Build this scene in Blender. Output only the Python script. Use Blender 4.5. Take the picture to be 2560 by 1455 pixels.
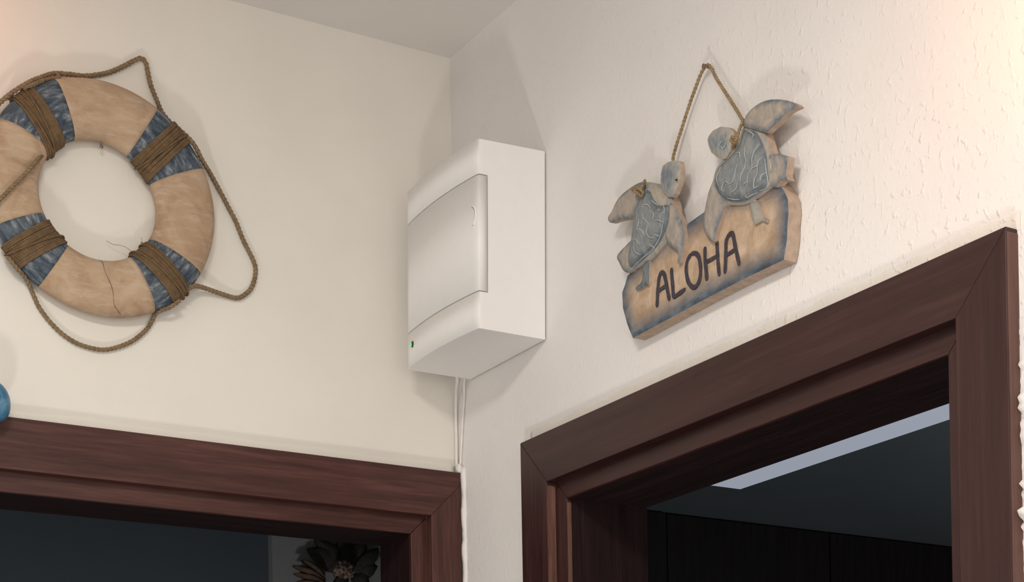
import bpy, bmesh, math, random
from mathutils import Vector, Matrix
from mathutils.geometry import delaunay_2d_cdt
random.seed(7)
S = bpy.context.scene
for o in list(bpy.data.objects):
    bpy.data.objects.remove(o)
COL = S.collection
V = Vector

# ------------------------------------------------------------------ camera
# metres; z up; the corner of the two walls stands on the origin,
# the left wall lies in y = 0, the right wall in x = 0
CX, CY, FPX = 1357.80, 2233.57, 4392.06
CAM = V((-1.12211, -2.03452, 1.54657))
PSI, PHI, RHO = 0.548375, -0.000325, -0.0181987
FW = V((math.sin(PSI)*math.cos(PHI), math.cos(PSI)*math.cos(PHI), math.sin(PHI)))
R0 = V((math.cos(PSI), -math.sin(PSI), 0)); U0 = R0.cross(FW)
RT = R0*math.cos(RHO) + U0*math.sin(RHO)
UP = U0*math.cos(RHO) - R0*math.sin(RHO)
cd = bpy.data.cameras.new('camera'); cam = bpy.data.objects.new('camera', cd); COL.objects.link(cam)
cam.matrix_world = Matrix(((RT.x, UP.x, -FW.x, CAM.x), (RT.y, UP.y, -FW.y, CAM.y), (RT.z, UP.z, -FW.z, CAM.z), (0, 0, 0, 1)))
cd.sensor_width = 36; cd.sensor_fit = 'HORIZONTAL'
cd.lens = FPX/2560*36
cd.shift_x = (1280-CX)/2560
cd.shift_y = (CY-727.5)/2560
cd.clip_start = 0.01
S.camera = cam

# ------------------------------------------------------------------ light
w = bpy.data.worlds.new('world'); S.world = w; w.use_nodes = True
bg = w.node_tree.nodes['Background']; bg.inputs[0].default_value = (1, .96, .90, 1); bg.inputs[1].default_value = 0.0
def area(name, loc, target, size, power, color, size_y=None):
    l = bpy.data.lights.new(name, 'AREA'); l.energy = power; l.color = color
    l.shape = 'RECTANGLE' if size_y else 'DISK'; l.size = size
    if size_y: l.size_y = size_y
    o = bpy.data.objects.new(name, l); COL.objects.link(o); o.location = loc
    o.rotation_euler = (V(target)-V(loc)).to_track_quat('-Z', 'Z').to_euler()
    return o
area('unseen_light_back', (-1.5, -3.85, 1.6), (-1.5, 0, 1.9), 2.6, 21, (1, .95, .89), 1.7)  # unseen broad area light behind the camera, no window modelled
area('fill_light_side', (-3.35, -2.0, 1.6), (0, -1.2, 1.9), 2.4, 9.5, (.97, .965, 1.0), 1.7)  # unseen broad fill added from the side for the right wall
area('ceiling_lamp', (-.95, -1.25, 2.60), (-.9, -1.15, 0), .34, 12.5, (1, .94, .86))
area('floor_uplight', (-1.22, -1.33, .16), (-.3, -.5, 2.3), .22, 10.5, (1, .95, .88))
area('bedroom_fill_light', (3.3, -.9, 1.0), (1.5, 1.2, 2.6), .9, 22, (.88, .95, 1.0), 1.1)  # unseen fill added to lift the dark bedroom ceiling
area('hall_fill_light', (-1.22, .45, 1.2), (.1, .6, 2.3), .5, .8, (.74, .92, 1.0), .9)  # unseen fill added so the hall wall reads bluish
def glow(name, loc, target, power, ang=100):
    l = bpy.data.lights.new(name, 'SPOT'); l.energy = power; l.color = (1, .30, .09)
    l.spot_size = math.radians(ang); l.spot_blend = 1; l.shadow_soft_size = .06
    o = bpy.data.objects.new(name, l); COL.objects.link(o); o.location = loc
    o.rotation_euler = (V(target)-V(loc)).to_track_quat('-Z', 'Y').to_euler()
glow('corner_tint_left', (-.72, -.13, 2.57), (-.655, 0, 2.57), .42, 110)  # unseen warm spots added to tint both upper corners
glow('corner_tint_right', (-.14, -1.085, 2.27), (0, -1.03, 2.27), .85, 120)
S.view_settings.view_transform = 'Standard'; S.view_settings.look = 'None'
S.view_settings.exposure = 0.36; S.view_settings.gamma = 1.0; S.view_settings.use_curve_mapping = False

# ------------------------------------------------------------------ helpers
def ray(x, y): return FW + RT*((x-CX)/FPX) - UP*((y-CY)/FPX)
def LW(x, y, t=0.0):            # a point on the plane t in front of the left wall
    d = ray(x, y); return CAM + d*((-t-CAM.y)/d.y)
def RW(x, y, t=0.0):            # a point on the plane t in front of the right wall
    d = ray(x, y); return CAM + d*((-t-CAM.x)/d.x)

class MB:
    def __init__(self): self.v = []; self.f = []; self.m = []; self.a = []; self.sm = []
    def vert(self, p, a=0.0): self.v.append(tuple(p)); self.a.append(a); return len(self.v)-1
    def face(self, idx, m=0, s=False): self.f.append(tuple(idx)); self.m.append(m); self.sm.append(s)
    def box(self, a, b, m=0):
        x0, y0, z0 = a; x1, y1, z1 = b
        i = [self.vert(p) for p in [(x0,y0,z0),(x1,y0,z0),(x1,y1,z0),(x0,y1,z0),(x0,y0,z1),(x1,y0,z1),(x1,y1,z1),(x0,y1,z1)]]
        for q in [(0,3,2,1),(4,5,6,7),(0,1,5,4),(1,2,6,5),(2,3,7,6),(3,0,4,7)]: self.face([i[k] for k in q], m)
    def hexa(self, P, m=0):
        i = [self.vert(p) for p in P]
        for q in [(0,3,2,1),(4,5,6,7),(0,1,5,4),(1,2,6,5),(2,3,7,6),(3,0,4,7)]: self.face([i[k] for k in q], m)
    def tube(self, pts, r, n=6, m=0, closed=False, cap=True):
        N = len(pts); rings = []; up = V((.3, .2, .93))
        rr = r if callable(r) else (lambda u: r)
        for k, p in enumerate(pts):
            a = pts[(k-1) % N] if closed or k > 0 else pts[0]
            b = pts[(k+1) % N] if closed or k < N-1 else pts[-1]
            T = (b-a)
            if T.length < 1e-9: T = V((0, 0, 1))
            T.normalize(); X = up - T*up.dot(T)
            if X.length < .05: X = V((1, 0, 0)) - T*T.x
            X.normalize(); Y = T.cross(X); up = X
            q = rr(k/max(1, N-1))
            rings.append([self.vert(p + X*(q*math.cos(2*math.pi*j/n)) + Y*(q*math.sin(2*math.pi*j/n)), k/N) for j in range(n)])
        for k in range(N if closed else N-1):
            A = rings[k]; B = rings[(k+1) % N]
            for j in range(n): self.face([A[j], A[(j+1) % n], B[(j+1) % n], B[j]], m, True)
        if cap and not closed:
            self.face(rings[0][::-1], m); self.face(rings[-1], m)
    def build(self, name, mats, parent=None, bevel=0, seg=2):
        me = bpy.data.meshes.new(name); me.from_pydata(self.v, [], self.f)
        if not isinstance(mats, (list, tuple)): mats = [mats]
        for q in mats: me.materials.append(q)
        for p, mi, s in zip(me.polygons, self.m, self.sm): p.material_index = mi; p.use_smooth = s
        at = me.attributes.new('edge', 'FLOAT', 'POINT')
        at.data.foreach_set('value', self.a)
        me.update()
        bm = bmesh.new(); bm.from_mesh(me); bmesh.ops.recalc_face_normals(bm, faces=bm.faces)
        if bevel: bmesh.ops.bevel(bm, geom=list(bm.edges), offset=bevel, segments=seg, affect='EDGES', profile=.5)
        bm.to_mesh(me); bm.free()
        o = bpy.data.objects.new(name, me); COL.objects.link(o)
        if parent: o.parent = parent; o.matrix_parent_inverse = Matrix.Translation(-parent.location)
        return o
def tag(o, label=None, cat=None, group=None, kind=None):
    if label: o['label'] = label
    if cat: o['category'] = cat
    if group: o['group'] = group
    if kind: o['kind'] = kind
    return o
def empty(name, loc):
    o = bpy.data.objects.new(name, None); COL.objects.link(o); o.location = loc; o.empty_display_size = .05
    return o
def spline(pts, step, closed=False):      # Catmull-Rom through the points, then even steps
    n = len(pts); dense = []
    rng = range(n if closed else n-1)
    for i in rng:
        if closed: p0, p1, p2, p3 = pts[i-1], pts[i], pts[(i+1) % n], pts[(i+2) % n]
        else: p0, p1, p2, p3 = pts[max(i-1, 0)], pts[i], pts[i+1], pts[min(i+2, n-1)]
        for k in range(12):
            t = k/12
            dense.append(.5*((2*p1) + (p2-p0)*t + (2*p0-5*p1+4*p2-p3)*t*t + (3*p1-p0-3*p2+p3)*t**3))
    dense.append(pts[0].copy() if closed else pts[-1].copy())
    out = [dense[0]]; acc = 0
    for a, b in zip(dense, dense[1:]):
        L = (b-a).length
        while acc + L >= step:
            f = (step-acc)/L; a = a.lerp(b, f); out.append(a.copy()); L = (b-a).length; acc = 0
            if L < 1e-12: break
        acc += L
    if not closed: out.append(dense[-1])
    return out
def rope(mb, pts, rad, pitch, strands=2, step=.0011, sides=6, jitter=.0):
    P = spline(pts, step); N = len(P); up = V((.2, .9, .3)); fr = []
    for k in range(N):
        T = (P[min(k+1, N-1)]-P[max(k-1, 0)]).normalized(); X = up - T*up.dot(T)
        if X.length < .05: X = V((1, 0, 0)) - T*T.x
        X.normalize(); up = X; fr.append((X, T.cross(X)))
    sr = rad*.60
    for s in range(strands):
        Q = []
        for k in range(N):
            a = 2*math.pi*(k*step/pitch + s/strands); X, Y = fr[k]
            w = (rad-sr)*(1+random.uniform(-jitter, jitter))
            Q.append(P[k] + X*(w*math.cos(a)) + Y*(w*math.sin(a)))
        mb.tube(Q, sr, sides)

# ------------------------------------------------------------------ materials
def mat(name): 
    m = bpy.data.materials.new(name); m.use_nodes = True; nt = m.node_tree
    return m, nt, nt.nodes['Principled BSDF']
def nd(nt, typ, **kw):
    n = nt.nodes.new(typ)
    for k, v in kw.items():
        if k.startswith('i_'):
            key = k[2:]; n.inputs[int(key) if key.isdigit() else key].default_value = v
        else: setattr(n, k, v)
    return n
def coord(nt, scale=(1, 1, 1)):
    g = nd(nt, 'ShaderNodeNewGeometry'); m = nd(nt, 'ShaderNodeMapping'); m.inputs['Scale'].default_value = scale
    nt.links.new(g.outputs['Position'], m.inputs['Vector']); return m.outputs[0]
def noise(nt, vec, scale, detail=4, rough=.55, dist=0):
    n = nd(nt, 'ShaderNodeTexNoise'); n.inputs['Scale'].default_value = scale; n.inputs['Detail'].default_value = detail
    n.inputs['Roughness'].default_value = rough; n.inputs['Distortion'].default_value = dist
    nt.links.new(vec, n.inputs['Vector']); return n.outputs[0]
def ramp(nt, fac, stops):
    r = nd(nt, 'ShaderNodeValToRGB'); e = r.color_ramp.elements
    while len(e) < len(stops): e.new(.5)
    for q, (p, c) in zip(e, stops): q.position = p; q.color = (*c, 1)
    nt.links.new(fac, r.inputs[0]); return r.outputs[0]
def mix(nt, fac, a, b, mode='MIX'):
    n = nd(nt, 'ShaderNodeMix', data_type='RGBA', blend_type=mode)
    for sock, val in ((n.inputs[0], fac), (n.inputs[6], a), (n.inputs[7], b)):
        if isinstance(val, (int, float)): sock.default_value = val
        elif isinstance(val, tuple): sock.default_value = (*val, 1)
        else: nt.links.new(val, sock)
    return n.outputs[2]
def math_(nt, op, a, b=0.0, c=None):
    n = nd(nt, 'ShaderNodeMath', operation=op)
    for s, val in zip(n.inputs, (a, b, c)):
        if val is None: continue
        if isinstance(val, (int, float)): s.default_value = val
        else: nt.links.new(val, s)
    return n.outputs[0]
def mrange(nt, x, a, b, c=0.0, d=1.0):
    n = nd(nt, 'ShaderNodeMapRange'); nt.links.new(x, n.inputs[0])
    for k, q in zip((1, 2, 3, 4), (a, b, c, d)): n.inputs[k].default_value = q
    return n.outputs[0]
def bump(nt, bs, h, strength, dist):
    b = nd(nt, 'ShaderNodeBump'); b.inputs['Strength'].default_value = strength; b.inputs['Distance'].default_value = dist
    nt.links.new(h, b.inputs['Height']); nt.links.new(b.outputs[0], bs.inputs['Normal'])
def plaster(name, col, fine=.0006, lumps=0.0, rough=.85, tint=None):
    m, nt, bs = mat(name); c = coord(nt)
    big = noise(nt, c, 5, 3)
    colo = mix(nt, mrange(nt, big, .35, .65), col, tint or tuple(x*.95 for x in col))
    nt.links.new(colo, bs.inputs['Base Color']); bs.inputs['Roughness'].default_value = rough
    bs.inputs['Specular IOR Level'].default_value = .25
    h = noise(nt, c, 160, 5, .6)
    if lumps:
        l = mrange(nt, noise(nt, coord(nt, (1, 1, .8)), 130, 2, .5), .57, .74)
        sxyz = nd(nt, 'ShaderNodeSeparateXYZ'); nt.links.new(c, sxyz.inputs[0])
        sp = math_(nt, 'MULTIPLY', mrange(nt, noise(nt, c, 8, 2), .35, .7, .4, 1.0), mrange(nt, sxyz.outputs[1], -.35, -.85, .35, 1.25))
        l = math_(nt, 'MULTIPLY', l, sp)
        h = math_(nt, 'MULTIPLY_ADD', l, lumps, math_(nt, 'MULTIPLY', h, 1.0))
    bump(nt, bs, h, 1.0, fine)
    return m
def wood(name, axis, c0, c1, c2, rough=.38, spec=.36, sc=1.0):
    s = [60, 60, 60]; s[axis] = 3.2; s = tuple(q*sc for q in s)
    m, nt, bs = mat(name); c = coord(nt, s)
    g = noise(nt, c, 1.0, 6, .65, .4)
    fibre = noise(nt, coord(nt, tuple(q*5 for q in s)), 1.0, 3, .6)
    broad = noise(nt, coord(nt), 6, 2)
    f = math_(nt, 'ADD', math_(nt, 'MULTIPLY', g, .65), math_(nt, 'MULTIPLY', fibre, .35))
    col = ramp(nt, f, [(.33, c0), (.5, c1), (.68, c2)])
    col = mix(nt, mrange(nt, broad, .3, .7, 0, .35), col, c1)
    nt.links.new(col, bs.inputs['Base Color'])
    rg = mrange(nt, fibre, .3, .7, rough-.06, rough+.1); nt.links.new(rg, bs.inputs['Roughness'])
    bs.inputs['Specular IOR Level'].default_value = spec
    bump(nt, bs, f, .5, .0004)
    return m
def plain(name, col, rough=.5, spec=.5, noise_amt=.06, nscale=60, bumpd=0.0, emit=None, metal=0.0):
    m, nt, bs = mat(name); c = coord(nt); n = noise(nt, c, nscale, 4)
    a = tuple(max(0, x*(1-noise_amt)) for x in col); b = tuple(min(1, x*(1+noise_amt)) for x in col)
    nt.links.new(mix(nt, mrange(nt, n, .3, .7), a, b), bs.inputs['Base Color'])
    bs.inputs['Roughness'].default_value = rough; bs.inputs['Specular IOR Level'].default_value = spec; bs.inputs['Metallic'].default_value = metal
    if bumpd: bump(nt, bs, n, .6, bumpd)
    if emit: bs.inputs['Emission Color'].default_value = (*emit[0], 1); bs.inputs['Emission Strength'].default_value = emit[1]
    return m
M_wl = plaster('white_plaster_left', (.80, .765, .70), .0002, 0)
M_wr = plaster('white_plaster_right', (.80, .77, .75), .0005, 1.6)
M_patch = plaster('filler_plaster', (.73, .69, .64), .0006, 1.6)
M_ceil = plaster('ceiling_paint', (.74, .715, .68), .0002, 0)
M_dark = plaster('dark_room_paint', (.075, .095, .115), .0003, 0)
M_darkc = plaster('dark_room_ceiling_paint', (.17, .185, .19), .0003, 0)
M_floor = plain('floor_tile', (.20, .195, .215), .4, .4)
MC = ((.030, .010, .0085), (.062, .022, .018), (.115, .048, .037))
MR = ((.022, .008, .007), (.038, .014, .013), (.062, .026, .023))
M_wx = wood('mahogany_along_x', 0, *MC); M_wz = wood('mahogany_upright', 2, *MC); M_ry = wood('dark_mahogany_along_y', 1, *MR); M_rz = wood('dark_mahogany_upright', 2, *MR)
MJ = ((.012, .006, .006), (.020, .010, .010), (.034, .017, .016))  # same stained wood, darkened to put the doorway shade into the colour
M_jx = wood('shaded_lining_along_x', 0, *MJ, .6, .12); M_jy = wood('shaded_lining_along_y', 1, *MJ, .6, .12); M_jz = wood('shaded_lining_upright', 2, *MJ, .6, .12)
M_worn = wood('worn_varnish', 2, (.07, .030, .022), (.15, .072, .050), (.25, .14, .10), .5, .4, 3)
M_lit_side = wood('lit_side_varnish', 2, (.075, .032, .025), (.12, .055, .043), (.18, .09, .07), .45, .4)  # outer casing side: light put into the varnish colour
M_white = plain('white_enclosure_plastic', (.87, .85, .835), .45, .4, .01)
M_gap = plain('dark_gap', (.20, .17, .14), .9, .1)
M_black = plain('black_lens', (.01, .01, .01), .2, .5)
M_led = plain('green_led', (.02, .5, .12), .3, .5, emit=((.02, .9, .2), .5))
M_cable = plain('white_cable', (.74, .71, .67), .5, .4)
M_steel = plain('nail_steel', (.25, .19, .14), .45, .5, metal=.7)

def rope_mat(name, a, b):
    m, nt, bs = mat(name); c = coord(nt)
    n = noise(nt, c, 900, 4, .7); n2 = noise(nt, c, 130, 3)
    col = mix(nt, mrange(nt, n, .3, .7), a, b); col = mix(nt, mrange(nt, n2, .35, .75, 0, .55), col, tuple(x*.55 for x in a))
    nt.links.new(col, bs.inputs['Base Color']); bs.inputs['Roughness'].default_value = .9; bs.inputs['Specular IOR Level'].default_value = .15
    bump(nt, bs, n, 1, .0006); return m
M_rope = rope_mat('sisal_rope', (.20, .135, .078), (.40, .29, .18))
M_wrap = rope_mat('sisal_wrap', (.135, .085, .048), (.27, .18, .10))
M_cord = rope_mat('jute_cord', (.26, .18, .10), (.48, .35, .20))

# ------------------------------------------------------------------ structure
H = 2.651; CT = .014; CWD = .060; JW = .0235; ZD = 2.10
TL, TR = .09, .113                                   # wall thicknesses
xo = LW(1153.5, 1300, CT).x; xi = LW(1078.6, 1290, CT).x
yo1 = RW(1302.8, 1250, CT).y; yo2 = RW(2520, 900, CT).y
zl = LW(650, 1119.6, CT).z; zr = (RW(1850, 863, CT).z + RW(2194, 707, CT).z)/2
XL = -.80                                            # left inner edge of the left casing
def struct(mb, name, m, **k): return tag(mb.build(name, m, **k), kind='structure')
RB = (-3.6, -4.1)                                    # far corner of the room
b = MB()
b.box((RB[0], 0, 0), (XL, TL, H)); b.box((XL, 0, zl-.04), (xi, TL, H)); b.box((xi, 0, 0), (TR, TL, H))
struct(b, 'wall_left', M_wl)
b = MB()
b.box((0, yo1-CWD+.02, 0), (TR, 0, H)); b.box((0, yo2+CWD-.02, zr-.04), (TR, yo1-CWD+.02, H)); b.box((0, RB[1], 0), (TR, yo2+CWD-.02, H))
struct(b, 'wall_right', M_wr)
b = MB(); b.box((RB[0]-.1, RB[1]-.1, 0), (RB[0], TL, H)); struct(b, 'wall_far_left', M_wl)
b = MB(); b.box((RB[0], RB[1]-.1, 0), (TR, RB[1], H)); struct(b, 'wall_back', M_wl)
b = MB(); b.box((RB[0]-.1, RB[1]-.1, H), (TR, TL, H+.1)); struct(b, 'ceiling', M_ceil)
b = MB(); b.box((RB[0]-.1, RB[1]-.1, -.1), (3.5, 2.9, 0)); struct(b, 'floor', M_floor)

def prism(mb, poly, plane, t0, t1, m=0):
    f = (lambda u, z, t: V((u, -t, z))) if plane == 'L' else (lambda u, z, t: V((-t, u, z)))
    A = [mb.vert(f(u, z, t0)) for u, z in poly]; B = [mb.vert(f(u, z, t1)) for u, z in poly]
    n = len(poly); mb.face(A, m); mb.face(B[::-1], m)
    for i in range(n): mb.face([A[i], A[(i+1) % n], B[(i+1) % n], B[i]], m)
def door_frame(name, label, plane, u_in0, u_in1, u_out0, u_out1, zt, depth, mats, jmats):
    # u0 side: left in the picture, u1 side: right; sgn: direction of u to the right
    s = 1 if u_in1 > u_in0 else -1
    zi = zt-CWD
    mid = (u_in0+u_in1)/2
    root = empty(name, (mid, 0, 0) if plane == 'L' else (0, mid, 0)); tag(root, label, kind='structure')
    w0, w1 = abs(u_out0-u_in0), abs(u_out1-u_in1)
    def pr(nm, poly, t0, t1, m, bev):
        mb = MB(); prism(mb, poly, plane, t0, t1); return mb.build(nm, m, root, bevel=bev)
    head = [(u_out0, zt)] + [(u_out1, zt)]
    if w1 < CWD-1e-4: head.append((u_out1, zi+w1))
    head += [(u_in1, zi), (u_in0, zi)]
    if w0 < CWD-1e-4: head.append((u_out0, zi+w0))
    pr('casing_head', head, 0, CT, mats[0], .0008)
    pr('casing_stile', [(u_out0, zi+w0-.0001), (u_in0, zi-.0001), (u_in0, 0), (u_out0, 0)], 0, CT, mats[1], .0008)
    pr('casing_stile', [(u_in1, zi-.0001), (u_out1, zi+w1-.0001), (u_out1, 0), (u_in1, 0)], 0, CT, mats[1], .0008)
    jt = .0005
    a0, a1 = u_in0+s*JW, u_in1-s*JW; o0, o1 = u_in0-s*.015, u_in1+s*.015; k = .015
    jd = -.006
    pr('jamb_head', [(o0, zi+k), (o1, zi+k), (a1, zi-JW), (a0, zi-JW)], jd, jt, mats[0], .0012)
    pr('jamb_side', [(o0, zi+k-.0001), (a0, zi-JW-.0001), (a0, 0), (o0, 0)], jd, jt, mats[1], .0012)
    pr('jamb_side', [(a1, zi-JW-.0001), (o1, zi+k-.0001), (o1, 0), (a1, 0)], jd, jt, mats[1], .0012)
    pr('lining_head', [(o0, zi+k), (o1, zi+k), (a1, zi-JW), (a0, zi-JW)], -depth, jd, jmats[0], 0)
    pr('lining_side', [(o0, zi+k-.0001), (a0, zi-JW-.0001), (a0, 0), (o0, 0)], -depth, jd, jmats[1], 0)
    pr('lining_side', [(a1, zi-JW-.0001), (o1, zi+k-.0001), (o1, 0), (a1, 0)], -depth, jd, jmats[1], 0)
    if s < 0:                                       # right frame: rubbed inner edges, outer side coloured lighter for light falling there
        e = .0005
        for (ua, ta, tb, zt_, m_) in ((u_in0, .0022, CT-.0004, zi-.004, M_worn), (a0, -.0052, jt-.0003, zi-JW-.004, M_worn), (u_out1, .0, CT-.0010, zt-.004, M_lit_side)):
            o = pr('worn_lit_edge', [(ua, zt_), (ua+s*e, zt_-.001), (ua+s*e, 0), (ua, 0)], ta, tb, m_, 0)
            o['label'] = 'lighter edge strip, rubbed varnish and painted light'
    # shallow door stop at the far edge of the lining
    st = .003
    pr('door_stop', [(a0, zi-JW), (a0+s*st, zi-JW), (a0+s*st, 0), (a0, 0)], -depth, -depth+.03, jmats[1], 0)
    return root
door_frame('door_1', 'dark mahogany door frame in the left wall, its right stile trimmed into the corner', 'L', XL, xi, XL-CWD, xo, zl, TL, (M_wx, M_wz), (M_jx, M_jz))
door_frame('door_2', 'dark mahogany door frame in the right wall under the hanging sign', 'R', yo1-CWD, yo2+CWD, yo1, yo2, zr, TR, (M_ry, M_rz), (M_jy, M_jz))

# filler bands above the casings and the lumpy filler beside them
def lumpy_strip(name, plane, pts, t_fn, m, parent=None):
    mb = MB(); f = (lambda u, z, t: V((u, -t, z))) if plane == 'L' else (lambda u, z, t: V((-t, u, z)))
    rows = []
    for (u0, z0, u1, z1, k) in pts:
        t = t_fn(k)
        rows.append([mb.vert(f(u0, z0, 0)), mb.vert(f(u0*.8+u1*.2, z0*.8+z1*.2, t)), mb.vert(f(u0*.2+u1*.8, z0*.2+z1*.8, t)), mb.vert(f(u1, z1, 0))])
    for A, B in zip(rows, rows[1:]):
        for j in range(3): mb.face([A[j], A[j+1], B[j+1], B[j]], 0, True)
    mb.face(rows[0]); mb.face(rows[-1][::-1])
    return struct(mb, name, m)
pts = []; n = 160
for k in range(n+1):
    y = (yo1-.004) + (yo2-.004-yo1+.004)*k/n
    top = zr+.0155+random.uniform(-.0008, .0008)+.0012*math.sin(k*.35)
    pts.append((y, zr-.002, y, top, k/n))
lumpy_strip('trim_1', 'R', pts, lambda k: .0009+random.uniform(-.0002, .0004), M_patch)
pts = []; n = 120
for k in range(n+1):
    x = xo-.001 + (XL-CWD-xo)*k/n
    top = zl+.0125+random.uniform(-.0006, .0006)+.001*math.sin(k*.3)
    pts.append((x, zl-.002, x, top, k/n))
lumpy_strip('trim_2', 'L', pts, lambda k: .0008+random.uniform(-.0001, .0003), M_wl)
# ragged filler squeezed over the outer edge of the right casing
pts = []; n = 330
for k in range(n+1):
    z = zr-.075 - 1.5*k/n; e = min(1, k/8)
    c = math.sin(k*.9)+math.sin(k*.37+1)+math.sin(k*2.3); g = max(0, c*.0012+random.uniform(-.0008, .0022))*e
    pts.append((yo2+.0006, z, yo2-.014-random.uniform(0, .003), z, g))
lumpy_strip('trim_3', 'R', pts, lambda g: .0005+g*1.7, M_wr)
pts = []; n = 160                                   # filler run down the corner beside the left casing
for k in range(n+1):
    z = zl+.006 - 1.0*k/n; g = .0008*math.sin(k*.8)+random.uniform(-.0004, .0006)
    pts.append((-.0125+random.uniform(-.0006, .0006), z, -.0215+random.uniform(-.001, .001), z, g))
lumpy_strip('trim_4', 'R', pts, lambda g: .0030+g, M_wr)

# ------------------------------------------------------------------ room behind the left doorway
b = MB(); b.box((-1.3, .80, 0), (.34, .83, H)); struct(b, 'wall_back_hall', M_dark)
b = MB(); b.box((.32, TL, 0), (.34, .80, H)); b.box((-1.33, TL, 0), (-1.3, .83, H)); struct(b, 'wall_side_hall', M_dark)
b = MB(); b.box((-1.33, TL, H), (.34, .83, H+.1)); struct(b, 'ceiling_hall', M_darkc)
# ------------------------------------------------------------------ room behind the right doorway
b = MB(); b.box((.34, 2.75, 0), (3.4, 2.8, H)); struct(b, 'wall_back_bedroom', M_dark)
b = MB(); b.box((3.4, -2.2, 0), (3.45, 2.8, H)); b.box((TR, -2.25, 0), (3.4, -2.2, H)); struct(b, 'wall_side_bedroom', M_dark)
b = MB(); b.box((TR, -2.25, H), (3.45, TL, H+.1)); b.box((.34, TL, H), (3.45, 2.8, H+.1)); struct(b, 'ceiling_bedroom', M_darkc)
# ceiling light: a long shallow tray parallel to the right wall
def CZ(x, y, z): d = ray(x, y); return CAM + d*((z-CAM.z)/d.z)
M_diff = plain('lamp_diffuser', (.22, .24, .27), .6, .3, .01, emit=((.78, .84, 1.0), .27))
lt = H-.035
a = CZ(1765, 1212, lt); c_ = CZ(1835, 1222, lt)
lx0, lx1, ly1 = a.x-.035, c_.x+.020, (a.y+c_.y)/2; ly0 = ly1-1.35
r = empty('ceiling_light', ((lx0+lx1)/2, (ly0+ly1)/2, H))
tag(r, 'long pale bluish light strip on the dark ceiling seen through the right doorway', 'ceiling light')
b = MB(); b.box((lx0+.004, ly0+.004, lt+.004), (lx1-.004, ly1-.004, H)); b.build('housing', M_white, r)
b = MB(); b.box((lx0, ly0, lt), (lx1, ly1, lt+.010)); b.build('diffuser', M_diff, r, bevel=.002)
# wardrobe in the dark room
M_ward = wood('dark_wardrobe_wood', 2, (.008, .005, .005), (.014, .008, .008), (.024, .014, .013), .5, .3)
p0 = CZ(1622, 1262, H); p1 = CZ(2363, 1378, H)
wy = (p0.y+p1.y)/2; wx = p0.x
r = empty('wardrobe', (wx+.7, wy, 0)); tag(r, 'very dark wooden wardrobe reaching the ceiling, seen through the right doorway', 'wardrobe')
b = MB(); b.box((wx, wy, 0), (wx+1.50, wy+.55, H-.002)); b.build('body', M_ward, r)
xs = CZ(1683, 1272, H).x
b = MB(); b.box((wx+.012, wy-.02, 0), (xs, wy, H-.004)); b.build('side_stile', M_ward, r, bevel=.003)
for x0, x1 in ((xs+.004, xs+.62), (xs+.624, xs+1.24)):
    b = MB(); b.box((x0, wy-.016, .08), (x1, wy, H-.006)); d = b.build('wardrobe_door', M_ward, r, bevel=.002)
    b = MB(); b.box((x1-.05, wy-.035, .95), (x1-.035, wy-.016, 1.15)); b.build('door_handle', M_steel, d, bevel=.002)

# dried flowers in front of a pale canvas, behind the left doorway
M_canvas = plain('grey_canvas', (.27, .275, .29), .9, .1, .05, 300, .0004)
PY = -.785
def LP(x, y, t=PY): return LW(x, y, t)
c0 = LP(678, 1330); c1 = LP(985, 1455)
b = MB(); b.box((c0.x, .782, c1.z-.18), (c1.x+.02, .7995, c0.z+.05)); tag(b.build('canvas_panel', M_canvas), 'pale grey canvas panel hanging in the dark room behind the left doorway', 'wall panel')
M_leafd = plain('dry_dark_leaf', (.045, .042, .038), .8, .2, .3, 200, .0006)
M_pod = plain('dry_brown_pod', (.115, .075, .055), .8, .2, .35, 160, .0008)
M_petal = plain('dry_beige_petal', (.27, .20, .16), .8, .2, .25, 160, .0006)
fc = LP(858, 1422, -.72)
r = empty('dried_flowers', fc); tag(r, 'dried brown flower heads and leaves in front of the pale canvas, left doorway', 'dried flowers')
def petal(name, m, px0, px1, wpx, t0=-.74, t1=-.72, curl=.01, parent=r, segs=10):
    A = LW(*px0, t0); B = LW(*px1, t1); ax = (B-A); L = ax.length; ax.normalize()
    side = ax.cross(V((0, -1, 0))).normalized(); nrm = side.cross(ax)
    if nrm.y > 0: nrm = -nrm
    wd = wpx/1550.
    mb = MB(); rows = []
    for i in range(segs+1):
        u = i/segs; hw = wd*.5*math.sin(math.pi*min(1, max(.04, u**.75*.97+.02)))**.7
        row = []
        for j in range(7):
            v = (j-3)/3
            p = A + ax*(L*u) + side*(hw*v) + nrm*(curl*math.sin(math.pi*u) - curl*.7*v*v + .0012*math.cos(v*9))
            row.append(mb.vert(p))
        rows.append(row)
    for R1, R2 in zip(rows, rows[1:]):
        for j in range(6): mb.face([R1[j], R1[j+1], R2[j+1], R2[j]], 0, True)
    o = mb.build(name, m, parent)
    so = o.modifiers.new('thick', 'SOLIDIFY'); so.thickness = .0014
    return o
for q in [((870, 1430), (790, 1345), 60), ((880, 1420), (850, 1340), 66), ((850, 1420), (770, 1370), 60), ((880, 1420), (912, 1345), 56)]:
    petal('leaf', M_leafd, *q, t0=-.755, t1=-.765)
for q in [((890, 1430), (948, 1370), 44), ((890, 1430), (945, 1415), 48), ((885, 1440), (925, 1468), 50)]:
    petal('leaf', M_leafd, *q, t0=-.745, t1=-.75)
for q in [((815, 1452), (735, 1412), 26), ((815, 1458), (738, 1432), 26), ((810, 1465), (745, 1452), 24), ((815, 1448), (757, 1398), 22), ((805, 1475), (760, 1472), 24)]:
    petal('pod', M_pod, *q, t0=-.735, t1=-.74, curl=.014)
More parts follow.
